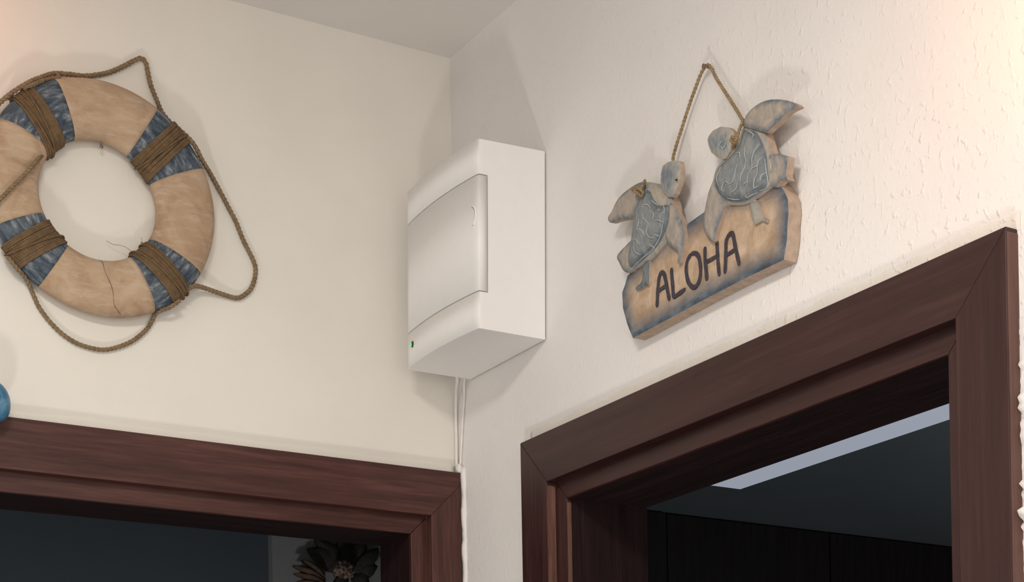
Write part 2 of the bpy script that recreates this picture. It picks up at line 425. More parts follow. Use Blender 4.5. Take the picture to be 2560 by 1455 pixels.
for k in range(11):
    a = 2*math.pi*k/11+.2
    petal('petal', M_petal if k % 3 else M_pod, (858+4*math.cos(a), 1424+4*math.sin(a)), (858+27*math.cos(a), 1424+25*math.sin(a)), 17, t0=-.715, t1=-.722, curl=.008, segs=7)
for k in range(6):
    a = 2*math.pi*k/6
    petal('petal', M_petal, (858, 1424), (858+13*math.cos(a), 1424+13*math.sin(a)), 11, t0=-.706, t1=-.702, curl=.005, segs=6)
petal('leaf', M_leafd, (870, 1440), (830, 1475), 40, t0=-.74, t1=-.74)

# ------------------------------------------------------------------ white wall box in the corner
BD = .094; G = .0014
bz0 = RW(1366, 850).z; bz1 = RW(1365, 380).z
byr = RW(1366.5, 620).y; byl = -.0468
s1 = RW(1196.7, 725, BD).z; s2 = RW(1194.5, 437, BD).z
TILT = -.031
bc = V((0, (byr+byl)/2, (bz0+bz1)/2))
box = empty('wall_box', (0, bc.y, bc.z)); box.rotation_euler = (0, 0, 0)
def rotp(p):                                        # the box hangs very slightly askew
    return V((p.x, p.y + (p.z-bc.z)*TILT, p.z))
def box_profile(inset=0.0, r=.0035, x_back=-.0022):
    yl, yr, fx = byl-inset, byr+inset, -BD+inset
    P = [(x_back, yl)]
    n = 22; bul = .0064
    def fxy(u): return (fx - bul*(1-(2*u-1)**2), yl+(yr-yl)*u)
    # rounded left corner, curved front, rounded right corner
    P.append((fx+r*1.3, yl)); P.append((fx+r*.35, yl-r*.12)); 
    for k in range(n+1):
        u = .018+.964*k/n; P.append(fxy(u))
    P.append((fx+r*.35, yr+r*.12)); P.append((fx+r*1.3, yr)); P.append((x_back, yr))
    return P
def extr(mb, P, z0, z1, slope=0.0, m=0):
    A = [mb.vert(rotp(V((x, y, z0)))) for x, y in P]
    B = [mb.vert(rotp(V((x, y, z1 + slope*x/BD)))) for x, y in P]
    n = len(P); mb.face(A, m); mb.face(B[::-1], m)
    for i in range(n): mb.face([A[i], A[(i+1) % n], B[(i+1) % n], B[i]], m, 1 < i < n-3)
tag(box, 'white plastic wall box with a curved door and a green light in the room corner', 'wall box')
P = box_profile(); WR = .0115
mb = MB(); extr(mb, P, bz0, s1-G, 0); mb.build('lower_housing', M_white, box)
mb = MB(); extr(mb, P, s2+G, bz1, .0035); mb.build('upper_housing', M_white, box)
Pi = box_profile(.0035); core = [(-.0022, byl)] + [(-BD+WR+.0008, byl), (-BD+WR+.0008, byl-.0035)]
core = [(-.0022, byl), (-BD+.0045, byl-.0030)] + Pi[3:-3] + [(-BD+.0045, byr+.0035), (-BD+WR+.0012, byr+.0035), (-BD+WR+.0012, byr), (-.0022, byr)]
mb = MB(); extr(mb, core, s1-G, s2+G, 0); mb.build('middle_housing', M_white, box)
door = [p for p in P[1:-1]] 
outer = [(-BD+.010, byl)] + P[2:-2] + [(-BD+.0046, byr), (-BD+WR, byr)]
inner = [(-BD+WR, byr+.0022), (-BD+.0046, byr+.0022)] + [(x+.0024, y) for x, y in P[2:-2]][::-1] + [(-BD+.010, byl-.0020)]
mb = MB()
n = len(outer)
A0 = [mb.vert(rotp(V((x, y, s1)))) for x, y in outer]; A1 = [mb.vert(rotp(V((x, y, s2)))) for x, y in outer]
inn = [(min(x+.0024, -BD+WR), y) for x, y in outer]; inn[0] = (outer[0][0], byl-.002); inn[-1] = (outer[-1][0], byr+.002); inn[-2] = (outer[-2][0]+.001, byr+.002)
B0 = [mb.vert(rotp(V((x, y, s1)))) for x, y in inn]; B1 = [mb.vert(rotp(V((x, y, s2)))) for x, y in inn]
for i in range(n-1):
    mb.face([A0[i], A0[i+1], A1[i+1], A1[i]], 0, True); mb.face([B0[i], B1[i], B1[i+1], B0[i+1]])
    mb.face([A0[i], B0[i], B0[i+1], A0[i+1]]); mb.face([A1[i], A1[i+1], B1[i+1], B1[i]])
mb.face([A0[0], A1[0], B1[0], B0[0]]); mb.face([A0[-1], B0[-1], B1[-1], A1[-1]])
door = mb.build('door', M_white, box)
# finger catch: raised crescent on the door
hz = RW(1182, 537, BD+.003); 
mb = MB(); pts = []
def front_x(y): u = (y-byl)/(byr-byl); return -BD - .0064*(1-(2*u-1)**2)
for k in range(19):
    a = math.radians(-80+160*k/18)
    p = V((0, hz.y+.0035-.0075*math.cos(a), hz.z+.0112*math.sin(a))); yy = p.y
    p.x = front_x(p.y)-.0006; pts.append(p)
mb.tube(pts, .0012, 8)
mb.build('finger_catch', M_white, door)
mb = MB(); P2 = []
for k in range(19):
    a = math.radians(-80+160*k/18)
    p = V((0, hz.y+.0042-.0072*math.cos(a), hz.z+.0108*math.sin(a))); p.x = front_x(p.y)-.0002; P2.append(p)
mb.tube([p+V((0, .0009, 0)) for p in P2], .0007, 6)
mb.build('catch_recess', M_gap, door)
# back plate
mb = MB(); extr(mb, [(-.0001, byl-.004), (-.0022, byl-.004), (-.0022, byr+.004), (-.0001, byr+.004)], bz0+.004, bz1-.004); mb.build('back_plate', M_gap, box)
# status light
lp = RW(1034, 861, BD+.001); lx = front_x(lp.y)
def disc(name, m, c, rx, rz, th, parent):
    mb = MB(); n = 20; rows = []
    for (s, dx) in ((1, .0003), (1, -th*.7), (.75, -th), (0.01, -th*1.05)):
        rows.append([mb.vert(c+V((dx, rx*s*math.cos(2*math.pi*k/n), rz*s*math.sin(2*math.pi*k/n)))) for k in range(n)])
    for A, B in zip(rows, rows[1:]):
        for k in range(n): mb.face([A[k], A[(k+1) % n], B[(k+1) % n], B[k]], 0, True)
    mb.face(rows[0]); mb.face(rows[-1][::-1])
    o = mb.build(name, m, box); return o
bz = disc('light_bezel', M_black, V((lx, lp.y, lp.z)), .0036, .0042, .0010, box)
ld = disc('green_light', M_led, V((lx-.0009, lp.y+.0021, lp.z-.0002)), .0013, .0020, .0014, box)

# cable from the box down the corner
mb = MB(); pp = [V((-.030, -.055, bz0+.008)), V((-.020, -.040, bz0-.001)), V((-.0065, -.012, bz0-.012)), V((-.0035, -.0048, bz0-.035)), V((-.003, -.0042, bz0-.075)), V((-.0033, -.0046, zl+.012)), V((-.0028, -.009, zl+.004))]
mb.tube(spline(pp, .002), .0022, 8)
mb.tube(spline([V((-.020, -.062, bz0+.006)), V((-.006, -.033, bz0-.004)), V((-.0022, -.026, bz0-.02)), V((-.0020, -.0200, bz0-.05)), V((-.002, -.0120, zl+.010))], .002), .0016, 8)
tag(mb.build('cable', M_cable), 'thin white cable pair running down the corner from under the white box', 'cable')
# knob of filler where the cables meet the left casing
mb = MB(); n = 12; c = V((-.0035, -.0105, zl+.006)); rows = []
for i in range(7):
    th = math.pi*(i+.02)/6.04; rows.append([mb.vert(c+V((.0042*math.sin(th)*math.cos(2*math.pi*k/n)*random.uniform(.8, 1.15), .0062*math.sin(th)*math.sin(2*math.pi*k/n)*random.uniform(.8, 1.15), .0068*math.cos(th)*random.uniform(.9, 1.1)))) for k in range(n)])
for A, B in zip(rows, rows[1:]):
    for k in range(n): mb.face([A[k], A[(k+1) % n], B[(k+1) % n], B[k]], 0, True)
mb.face(rows[0]); mb.face(rows[-1])
struct(mb, 'trim_5', M_wr)

# ------------------------------------------------------------------ decorative life ring
RC = V((-.4820, 0, 2.3660)); R_IN = .0700            # centre of the hole
OC = (-.4772, 2.3694); R_O = .1378                   # the outer rim is cut slightly off that centre
RY, RB_ = .0155, .0170                               # section: centre depth, half thickness
def r_out(theta):
    dx, dz = RC.x-OC[0], RC.z-OC[1]; c, s_ = math.cos(theta), math.sin(theta); bq = dx*c+dz*s_
    return -bq + math.sqrt(bq*bq - dx*dx - dz*dz + R_O*R_O)
def sect(phi, grow=0.0, theta=0.0):                  # phi = 0 outermost, pi/2 front, pi innermost
    c, s_ = math.cos(phi), math.sin(phi); e = .92; ro = r_out(theta); RM, RA = (ro+R_IN)/2, (ro-R_IN)/2
    return (RM + (RA+grow)*math.copysign(abs(c)**e, c), -(RY + (RB_+grow)*math.copysign(abs(s_)**e, s_)))
def ring_pt(theta, phi, grow=0.0):
    r, y = sect(phi, grow, theta); return V((RC.x + r*math.cos(theta), min(y, -.0006), RC.z + r*math.sin(theta)))
# wood of the ring: pale washed timber
m, nt, bs = mat('washed_pine'); c = coord(nt, (1, 1, 1))
n1 = noise(nt, c, 22, 5, .6, 1.2); n2 = noise(nt, coord(nt, (14, 14, 60)), 3, 4, .6, .6); n3 = noise(nt, c, 9, 3, .6, .5)
col = ramp(nt, n1, [(.30, (.36, .235, .150)), (.50, (.46, .325, .215)), (.70, (.52, .39, .275))])
col = mix(nt, mrange(nt, n2, .5, .68, 0, .45), col, (.58, .47, .37))
col = mix(nt, mrange(nt, n3, .56, .74, 0, .45), col, (.33, .205, .125))
nt.links.new(col, bs.inputs['Base Color']); bs.inputs['Roughness'].default_value = .75; bs.inputs['Specular IOR Level'].default_value = .2
bump(nt, bs, n2, .6, .0007); M_ring = m
m, nt, bs = mat('blue_brushed_paint'); g = nd(nt, 'ShaderNodeNewGeometry')
sub = nd(nt, 'ShaderNodeVectorMath', operation='SUBTRACT'); sub.inputs[1].default_value = RC; nt.links.new(g.outputs['Position'], sub.inputs[0])
sx = nd(nt, 'ShaderNodeSeparateXYZ'); nt.links.new(sub.outputs[0], sx.inputs[0])
rr = math_(nt, 'SQRT', math_(nt, 'ADD', math_(nt, 'MULTIPLY', sx.outputs[0], sx.outputs[0]), math_(nt, 'MULTIPLY', sx.outputs[2], sx.outputs[2])))
th = math_(nt, 'ARCTAN2', sx.outputs[2], sx.outputs[0])
cb = nd(nt, 'ShaderNodeCombineXYZ'); nt.links.new(math_(nt, 'MULTIPLY', rr, 150), cb.inputs[0]); nt.links.new(math_(nt, 'MULTIPLY', th, 5), cb.inputs[1]); nt.links.new(math_(nt, 'MULTIPLY', sx.outputs[1], 150), cb.inputs[2])
n1 = noise(nt, cb.outputs[0], 1.0, 5, .65, .5)
col = ramp(nt, n1, [(.33, (.028, .042, .068)), (.46, (.060, .082, .110)), (.56, (.12, .145, .17)), (.66, (.31, .32, .33))])
nt.links.new(col, bs.inputs['Base Color']); bs.inputs['Roughness'].default_value = .6; bs.inputs['Specular IOR Level'].default_value = .3
bump(nt, bs, n1, .6, .0006); M_blue = m
ring = empty('life_ring', (RC.x, 0, RC.z)); tag(ring, 'round wooden life ring with blue bands and rope, hung on the left wall', 'wall decoration')
D = math.radians
def arc(name, m, t0, t1, skew0=0.0, skew1=0.0):
    mb = MB(); NT = max(6, int(abs(t1-t0)/2.2)); NP = 28; rows = []
    for i in range(NT+1):
        row = []
        for j in range(NP):
            ph = 2*math.pi*j/NP; q = math.cos(ph)
            a0 = t0+skew0*q; a1 = t1+skew1*q
            row.append(mb.vert(ring_pt(D(a0+(a1-a0)*i/NT), ph)))
        rows.append(row)
    for A, B in zip(rows, rows[1:]):
        for j in range(NP): mb.face([A[j], A[(j+1) % NP], B[(j+1) % NP], B[j]], 0, True)
    mb.face(rows[0]); mb.face(rows[-1][::-1])
    return mb.build(name, m, ring)
# band edges (angle at the middle of the section, skew towards the outside)
EDG = [(25.6, -.3, 59.0, .2), (111.8, -1.0, 146.0, 3.0), (203.8, 0, 237.8, -.2), (299.4, -.8, 330.6, 1.2)]
for i, (a0, k0, a1, k1) in enumerate(EDG):
    arc('painted_band', M_blue, a0, a1, k0, k1)
    b0, q0 = EDG[(i+1) % 4][0], EDG[(i+1) % 4][1]
    arc('wood_segment', M_ring, a1, b0 + (360 if b0 < a1 else 0), k1, q0)
# a drying crack across the bottom segment
mb = MB(); P = []
for k in range(30):
    u = k/29; ph = D(165-145*u); th_ = D(268.5+10.5*u+.8*math.sin(u*14)); P.append(ring_pt(th_, ph, .00005))
mb.tube(P, lambda u: .00022+.00022*math.sin(u*9)**2, 5); mb.build('crack', plain('crack_dark', (.17, .115, .08), .9, .1), ring)
# rope wraps: each turn is a loop around the section
def wrap(th_in, th_out, width, turns, rad=.0020, extra=()):
    mb = MB()
    pi_ = V((math.cos(D(th_in))*R_IN, math.sin(D(th_in))*R_IN)); ro_ = r_out(D(th_out)); po = V((math.cos(D(th_out))*ro_, math.sin(D(th_out))*ro_))
    d = (po-pi_).normalized(); t = V((-d.y, d.x))
    c0 = pi_-d*((pi_).dot(d)); off0 = c0.dot(t)
    for k in range(turns):
        s0 = (k-(turns-1)/2)/max(1, turns-1)*width
        pts = []; N = 44; lean = random.uniform(-.0009, .0009); gr = rad*.75+random.uniform(0, .0006)
        for j in range(N):
            ph = 2*math.pi*j/N; r, y = sect(ph, gr, D((th_in+th_out)/2))
            off = off0 + s0 + lean*math.sin(ph+k) + (.0016*(ph/(2*math.pi)-.5) if width > 0 else 0)*0
            u = math.sqrt(max(1e-6, r*r-off*off)); v2 = d*u + t*off
            pts.append(V((RC.x+v2.x, min(y, -.0004), RC.z+v2.y)))
        mb.tube(pts, rad, 7, closed=True)
    for (s0, s1, gr) in extra:                      # stray turns laid across
        pts = []
        for j in range(30):
            ph = D(-10+200*j/29); r, y = sect(ph, gr, D((th_in+th_out)/2)); off = off0+s0+(s1-s0)*j/29
            u = math.sqrt(max(1e-6, r*r-off*off)); v2 = d*u+t*off; pts.append(V((RC.x+v2.x, min(y, -.0004), RC.z+v2.y)))
        mb.tube(pts, rad*.9, 7)
    return mb.build('rope_wrap', M_wrap, ring)
wrap(41.0, 44.3, .0275, 14, .00138, ((-.010, .006, .0036),))
wrap(135.6, 130.3, .0255, 13, .00142, ((.013, .006, .0038), (-.006, .007, .0038)))
wrap(223.0, 219.6, .0285, 14, .00138, ((-.006, .010, .0036),))
wrap(313.6, 314.8, .0255, 13, .00138, ((.004, -.010, .0036), (.011, .006, .0036)))
# the grab line
def path(lst): return [LW(x, y, t) for x, y, t in lst]
mb = MB()
RR = .0031
rope(mb, path([(-25, 278, .020), (5, 252, .023), (40, 225, .025), (75, 205, .024), (105, 193, .018), (135, 184, .010), (175, 186, .007), (215, 190, .005), (265, 183, .004), (300, 170, .004), (333, 153, .005), (352, 146, .005), (364, 156, .004), (370, 182, .004), (378, 215, .005), (392, 250, .008), (405, 280, .013), (425, 305, .018), (450, 326, .022), (472, 346, .024), (489, 368, .022), (505, 400, .017), (528, 438, .009), (552, 482, .005), (572, 520, .004), (590, 555, .004), (606, 595, .004), (618, 620, .004), (632, 648, .004), (639, 672, .004), (636, 700, .004), (626, 724, .004), (606, 741, .004), (590, 745, .004), (563, 738, .005), (534, 728, .008), (500, 717, .014), (482, 716, .020), (462, 728, .022)]), RR, .0105, jitter=.12)
rope(mb, path([(18, 640, .018), (40, 668, .018), (60, 690, .012), (73, 712, .006), (84, 738, .004), (98, 768, .004), (124, 803, .004), (155, 834, .004), (190, 857, .004), (228, 870, .004), (262, 874, .004), (300, 866, .004), (335, 850, .004), (365, 825, .004), (380, 803, .005), (388, 786, .010), (402, 776, .016), (425, 768, .022), (448, 752, .026)]), RR*.9, .0105, jitter=.12)
rope(mb, path([(122, 384, .012), (104, 390, .024), (88, 408, .036), (66, 432, .0385), (40, 458, .0385), (15, 484, .0385), (-12, 512, .036), (-30, 540, .026)]), RR*.85, .0100, jitter=.12)
rope(mb, path([(60, 222, .027), (85, 210, .026), (112, 200, .020), (138, 197, .013), (152, 203, .012)]), RR*.8, .0095, jitter=.15)
rope(mb, path([(120, 188, .010), (134, 198, .014), (148, 192, .014), (140, 182, .011)]), RR*.8, .0095, jitter=.15)
mb.build('grab_line', M_rope, ring)
mb = MB()                                           # frayed ends
mb.tube(spline(path([(378, 618, .020), (365, 611, .022), (352, 606, .022)]), .002), lambda u: .0014*(1-.5*u), 6)
mb.tube(spline(path([(332, 632, .020), (318, 620, .018), (300, 613, .014), (283, 611, .010), (266, 602, .008)]), .002), .00025, 5)
mb.tube(spline(path([(352, 608, .020), (355, 600, .021), (352, 593, .021)]), .002), .0002, 5)
mb.tube(spline(path([(365, 611, .020), (372, 600, .021), (378, 592, .021)]), .002), .0002, 5)
mb.build('frayed_end', M_wrap, ring)
# nail the ring hangs on
mb = MB(); a = LW(253, 368, .012)
mb.tube([V((a.x-.003, 0, a.z+.012)), V((a.x-.003, -.012, a.z+.012)), V((a.x-.003, -.015, a.z+.0095)), V((a.x-.001, -.015, a.z+.001))], .0010, 8)
mb.tube([V((a.x-.0022, -.015, a.z)), V((a.x+.001, -.015, a.z-.001))], .0018, 8)
tag(mb.build('hook_nail', M_steel), 'small bent rusty nail under the top inner edge of the wooden ring', 'nail')

# blue ornament cut by the left edge of the picture
m, nt, bs = mat('glossy_blue_paint'); c = coord(nt); n1 = noise(nt, c, 60, 4, .6, .8)
nt.links.new(ramp(nt, n1, [(.35, (.028, .115, .235)), (.55, (.065, .20, .34)), (.75, (.15, .29, .42))]), bs.inputs['Base Color'])
bs.inputs['Roughness'].default_value = .35
oc = LW(-34, 1000, .034); mb = MB(); NU, NV = 36, 18; ROWS = []
for i in range(NV+1):
    th = math.pi*(i+.001)/(NV+.002); row = []
    for k in range(NU):
        a = 2*math.pi*k/NU; s_ = math.sin(th)
        px_, pz_ = math.cos(a)*s_, math.sin(a)*s_
        row.append(mb.vert(V((oc.x + .0265*math.copysign(abs(px_)**.9, px_), -.034+.0175*math.cos(th), oc.z + .0255*math.copysign(abs(pz_)**.9, pz_) - .003*px_))))
    ROWS.append(row)
for A, B in zip(ROWS, ROWS[1:]):
    for k in range(NU): mb.face([A[k], A[(k+1) % NU], B[(k+1) % NU], B[k]], 0, True)
mb.face(ROWS[0]); mb.face(ROWS[-1])
orn = empty('blue_ornament', (oc.x, 0, oc.z)); tag(orn, 'rounded glossy blue ornament overlapping the top of the left door casing, at the picture edge', 'ornament')
mb.build('body', m, orn)
mb = MB(); mb.tube([V((oc.x, -.018, oc.z+.020)), V((oc.x, -.0005, oc.z+.022))], .0016, 8); mb.build('hanger', M_steel, orn)

# ------------------------------------------------------------------ wooden hanging sign with two turtles
m, nt, bs = mat('sign_wood_painted'); c = coord(nt); at = nd(nt, 'ShaderNodeAttribute', attribute_name='edge')
n1 = noise(nt, c, 45, 5, .65, .6); n2 = noise(nt, coord(nt, (22, 11, 22)), 4, 4, .6); n3 = noise(nt, c, 30, 2)
wood_c = ramp(nt, n1, [(.3, (.38, .255, .16)), (.5, (.49, .355, .245)), (.72, (.60, .47, .37))])
blue_c = ramp(nt, n2, [(.3, (.048, .066, .096)), (.5, (.088, .115, .148)), (.7, (.17, .20, .225))])
f = math_(nt, 'ADD', at.outputs['Fac'], math_(nt, 'MULTIPLY', math_(nt, 'SUBTRACT', n3, .5), .008))
col = mix(nt, mrange(nt, f, .0020, .0250), blue_c, wood_c)
nt.links.new(col, bs.inputs['Base Color']); bs.inputs['Roughness'].default_value = .7; bs.inputs['Specular IOR Level'].default_value = .2
bump(nt, bs, n2, .5, .0005); M_sign = m
def turtle_mat(name, blue, mid, pale, e0, e1, nsc=45):
    m, nt, bs = mat(name); c = coord(nt); at = nd(nt, 'ShaderNodeAttribute', attribute_name='edge')
    n1 = noise(nt, coord(nt, (1, 1, .6)), nsc*2.4, 5, .65, .8); n3 = noise(nt, c, nsc, 3)
    f = math_(nt, 'ADD', at.outputs['Fac'], math_(nt, 'MULTIPLY', math_(nt, 'SUBTRACT', n3, .5), .006))
    a = mix(nt, mrange(nt, n1, .35, .65), blue, mid); b_ = mix(nt, mrange(nt, n1, .35, .68), mid, pale)
    nt.links.new(mix(nt, mrange(nt, f, e0, e1), a, b_), bs.inputs['Base Color'])
    bs.inputs['Roughness'].default_value = .65; bs.inputs['Specular IOR Level'].default_value = .25
    bump(nt, bs, n1, .5, .0004); return m
M_flip = turtle_mat('flipper_paint', (.085, .115, .155), (.27, .265, .255), (.48, .38, .29), .0003, .0062)
M_bodyt = turtle_mat('turtle_body_paint', (.20, .225, .24), (.36, .335, .295), (.52, .42, .32), .0, .010)
M_headt = turtle_mat('turtle_head_paint', (.44, .39, .31), (.29, .30, .30), (.10, .13, .18), .001, .010)
M_shell = turtle_mat('shell_paint', (.085, .108, .130), (.165, .19, .205), (.29, .295, .29), .0005, .008, 60)
M_side = plain('raw_wood_edge', (.45, .345, .27), .8, .15, .16, 120, .0004)
M_scute = plain('pale_scratch_paint', (.50, .54, .56), .7, .2, .15, 400)
M_letter = plain('black_brush_paint', (.050, .043, .055), .6, .3, .5, 500)
def closed_outline(px, tf, step=.0022, smooth=True):
    P = [RW(x, y, tf) for x, y in px]
    if smooth: return spline(P, step, True)
    out = []
    for a, b in zip(P, P[1:]+P[:1]):
        n = max(1, int((b-a).length/step)); out += [a.lerp(b, k/n) for k in range(n)]
    return out
def plaque(name, px, tf, tb, parent, m, dome=.0, dome_w=.006, step=.0024, grid=.0026, smooth=True, side=None, pinv=None, relief=None):
    O = closed_outline(px, tf, step, smooth)
    if (O[0]-O[-1]).length < step*.4: O = O[:-1]
    P2 = [V((p.y, p.z)) for p in O]; n = len(P2)
    def dist(q):
        best = 1e9; inside = False
        for i in range(n):
            a = P2[i]; b_ = P2[(i+1) % n]; ab = b_-a; t = max(0, min(1, (q-a).dot(ab)/max(1e-12, ab.length_squared)))
            best = min(best, (q-a-ab*t).length)
            if (a.y > q.y) != (b_.y > q.y) and q.x < (b_.x-a.x)*(q.y-a.y)/(b_.y-a.y)+a.x: inside = not inside
        return best if inside else -best
    pts = list(P2); dd = [0.0]*n
    x0, x1 = min(p.x for p in P2), max(p.x for p in P2); y0, y1 = min(p.y for p in P2), max(p.y for p in P2)
    j = 0; yy = y0
    while yy < y1:
        xx = x0 + (grid/2 if j % 2 else 0)
        while xx < x1:
            q = V((xx, yy)); d_ = dist(q)
            if d_ > grid*.55: pts.append(q); dd.append(d_)
            xx += grid
        yy += grid*.87; j += 1
    vs, es, fs, ov, oe, of = delaunay_2d_cdt(pts, [(i, (i+1) % n) for i in range(n)], [list(range(n))], 1, 1e-7)
    mb = MB(); idx = []
    for k, q in enumerate(vs):
        src = ov[k][0] if ov[k] else 0; d_ = dd[src] if src < len(dd) else 0
        h = dome*(1-math.exp(-d_/dome_w*1.6)) - .0008*math.exp(-d_/.0009)
        if relief: h += relief(q)*min(1, d_/.002)
        idx.append(mb.vert(V((-(tf+h), q.x, q.y)), d_))
    for f_ in fs: mb.face([idx[i] for i in f_], 0, True)
    key = {}
    for k, lst in enumerate(ov):
        for s_ in lst:
            if s_ < n: key[s_] = k
    Bk = [mb.vert(V((-tb, P2[i].x, P2[i].y)), 0) for i in range(n)]
    Fr = [mb.vert(mb.v[idx[key[i]]], 0) for i in range(n)]
    for i in range(n): mb.face([Fr[i], Fr[(i+1) % n], Bk[(i+1) % n], Bk[i]], 1)
    mb.face(Bk, 1)
    return mb.build(name, [m, side or M_side], parent)
BT = .0178
sc0 = RW(1780, 600, 0); sgn = empty('hanging_sign', (0, sc0.y, sc0.z))
tag(sgn, 'carved wooden ALOHA sign with two grey-blue turtles hanging above the right door', 'sign')
board_px = [(1581, 845), (1573, 826), (1566, 808), (1556, 770), (1554, 731), (1561, 712), (1567, 690), (1590, 668), (1640, 612), (1690, 585), (1722, 556), (1758, 531), (1800, 500), (1850, 475), (1900, 462), (1945, 459), (1958, 476), (1968, 497), (1970, 530), (1967, 560), (1966, 598), (1958, 649), (1860, 696), (1760, 748), (1670, 797)]
board = plaque('board', board_px, BT, .001, sgn, M_sign, dome=.0006, dome_w=.003, step=.0030, grid=.0040, smooth=False, relief=lambda q: .0004*math.sin(q.x*210)*math.sin(q.y*170))
# lettering
def strokes(polys, width=.0046):
    mb = MB()
    for ip, pl in enumerate(polys):
        pts = spline([RW(x, y, BT+.0016-.0003*ip) for x, y in pl], .0014); N = len(pts)
        rows = []
        for k, p in enumerate(pts):
            T = (pts[min(k+1, N-1)]-pts[max(0, k-1)]); T.x = 0; T.normalize(); Nn = V((0, -T.z, T.y))
            e = min(k, N-1-k); wv = width*.5*(1 if e > 1 else (.8 if e == 1 else .45))*(1+.07*math.sin(k*.6+len(mb.v)*.01))
            rows.append([mb.vert(p+Nn*wv+V((.0006, 0, 0))), mb.vert(p+Nn*wv*.85+V((-.0003, 0, 0))), mb.vert(p-Nn*wv*.85+V((-.0003, 0, 0))), mb.vert(p-Nn*wv+V((.0006, 0, 0)))])
        for A, B in zip(rows, rows[1:]):
            for j in range(4): mb.face([A[j], A[(j+1) % 4], B[(j+1) % 4], B[j]], 0, False)
        mb.face(rows[0]); mb.face(rows[-1][::-1])
    return mb.build('letter', M_letter, sgn)
strokes([[(1642, 768), (1643, 740), (1645, 712), (1648, 692), (1653, 681), (1659, 685), (1664, 704), (1668, 726), (1673, 751)], [(1645, 728), (1655, 721), (1664, 716)]], .0051)
strokes([[(1678, 670), (1679, 690), (1681, 715), (1684, 741), (1698, 733), (1713, 722)]], .0051)
strokes([[(1728, 634), (1718, 652), (1715, 676), (1719, 702), (1729, 717), (1739, 716), (1748, 700), (1751, 674), (1747, 646), (1739, 634), (1728, 634)]], .0051)
strokes([[(1762, 617), (1762, 645), (1764, 672), (1767, 701)], [(1791.5, 602), (1793, 630), (1795, 660), (1798, 690)], [(1763, 656), (1778, 649), (1793, 640)]], .0052)
strokes([[(1812, 684), (1813, 655), (1814, 625), (1815, 604), (1820, 590), (1828, 583), (1833, 593), (1837, 614), (1842, 638), (1848, 663)], [(1814, 638), (1826, 632), (1838, 624)]], .0050)
TF = .0235
def sub(name, px, tf, tb, parent, m, **k): return plaque(name, px, tf, tb, parent, m, step=.0022, grid=.0028, **k)
def lines(polys, tfun, parent, r=.00033):
    mb = MB()
    for pl in polys:
        mb.tube(spline([RW(x, y, tfun) for x, y in pl], .0016), lambda u: r*(.6+.6*math.sin(3.1*u+.02)), 5)
    o = mb.build('scute_lines', M_scute, parent); o['kind'] = 'stuff'
    return o
def X(lst, s, ox, oy): return [(x/s+ox, y/s+oy) for x, y in lst]
# --- left turtle
body_l = [(1606, 459), (1618, 455), (1636, 457), (1652, 465), (1668, 480), (1678, 497), (1684, 517), (1684, 545), (1676, 580), (1660, 612), (1628, 648), (1598, 666), (1578, 676), (1572, 668), (1572, 636), (1577, 600), (1583, 545), (1592, 500)]
tl = sub('turtle', body_l, .0212, .010, sgn, M_bodyt, dome=.002)
tl['label'] = 'smaller left turtle swimming upward'
sub('head', [(1655.5, 414), (1668, 405), (1683.5, 400), (1697, 402), (1700, 423), (1698, 448), (1692, 466), (1686, 482), (1678, 492), (1668, 492), (1658, 481), (1650, 458), (1651.7, 432)], .0245, .0175, tl, M_headt, dome=.0025, smooth=False)
sub('front_flipper', [(1518.5, 543), (1521, 553), (1528, 556.5), (1549.5, 550), (1580, 543), (1592, 520), (1600, 490), (1613, 470), (1609, 455), (1591, 459), (1568, 474), (1549.5, 490), (1537, 508), (1529, 527)], TF, .0170, tl, M_flip, dome=.002)
sub('front_flipper', [(1675, 507), (1684, 517), (1694, 533), (1704, 556), (1709, 587), (1707, 616), (1699, 652), (1693, 659), (1692, 650), (1695, 634), (1684, 622), (1668, 606), (1662, 585), (1670, 548), (1671, 520)], .0240, .0170, tl, M_flip, dome=.002)
sub('rear_flipper', [(1580, 599), (1558, 619), (1541, 640), (1547, 657), (1558, 677), (1571, 681), (1584, 672), (1590, 640), (1588, 612)], .0225, .015, tl, M_flip, dome=.0015)
sub('rear_flipper', [(1607, 660), (1622, 650), (1621, 680), (1620, 711), (1611, 713), (1604, 720), (1591, 726), (1588, 718), (1601, 706), (1606, 690)], .0222, .012, tl, M_shell, dome=.0012)
shell_l = [(1613, 470), (1622, 474), (1630, 492), (1640, 507), (1652, 514), (1668, 512), (1674, 522), (1671, 545), (1662, 578), (1645, 610), (1617, 640), (1592, 660), (1576, 669), (1571, 662), (1571, 636), (1577, 603), (1584, 548), (1588, 520), (1598, 500), (1606, 486)]
sub('shell', shell_l, .0240, .014, tl, M_shell, dome=.006, dome_w=.012)
L1 = [X(q, 4.85, 1500, 430) for q in (
    [(545, 225), (580, 205), (605, 235)], [(510, 430), (530, 395), (580, 400), (610, 440)], [(620, 340), (660, 375), (705, 400)],
    [(630, 470), (650, 520), (640, 570)], [(510, 490), (520, 550), (570, 600), (590, 640)], [(430, 700), (480, 690), (520, 730), (545, 775)],
    [(385, 815), (430, 815), (470, 860), (485, 890)], [(650, 600), (700, 585), (760, 605)], [(770, 560), (755, 660), (735, 760), (690, 860), (620, 960), (520, 1040), (380, 1170)],
    [(650, 750), (690, 770), (720, 775)], [(590, 880), (640, 905), (660, 925)], [(765, 400), (780, 450), (775, 500)], [(470, 560), (460, 640), (440, 700)], [(580, 640), (560, 720), (600, 790), (660, 790)], [(690, 470), (730, 450)],
    [(420, 850), (410, 920), (440, 980), (500, 1000)])]
lines(L1, .0298, tl)
mb = MB(); e = RW(1690.5, 449.5, .0275)
mb.tube([e+V((.001, 0, 0)), e-V((.0006, 0, 0))], .0011, 10); mb.build('eye', M_black, tl)
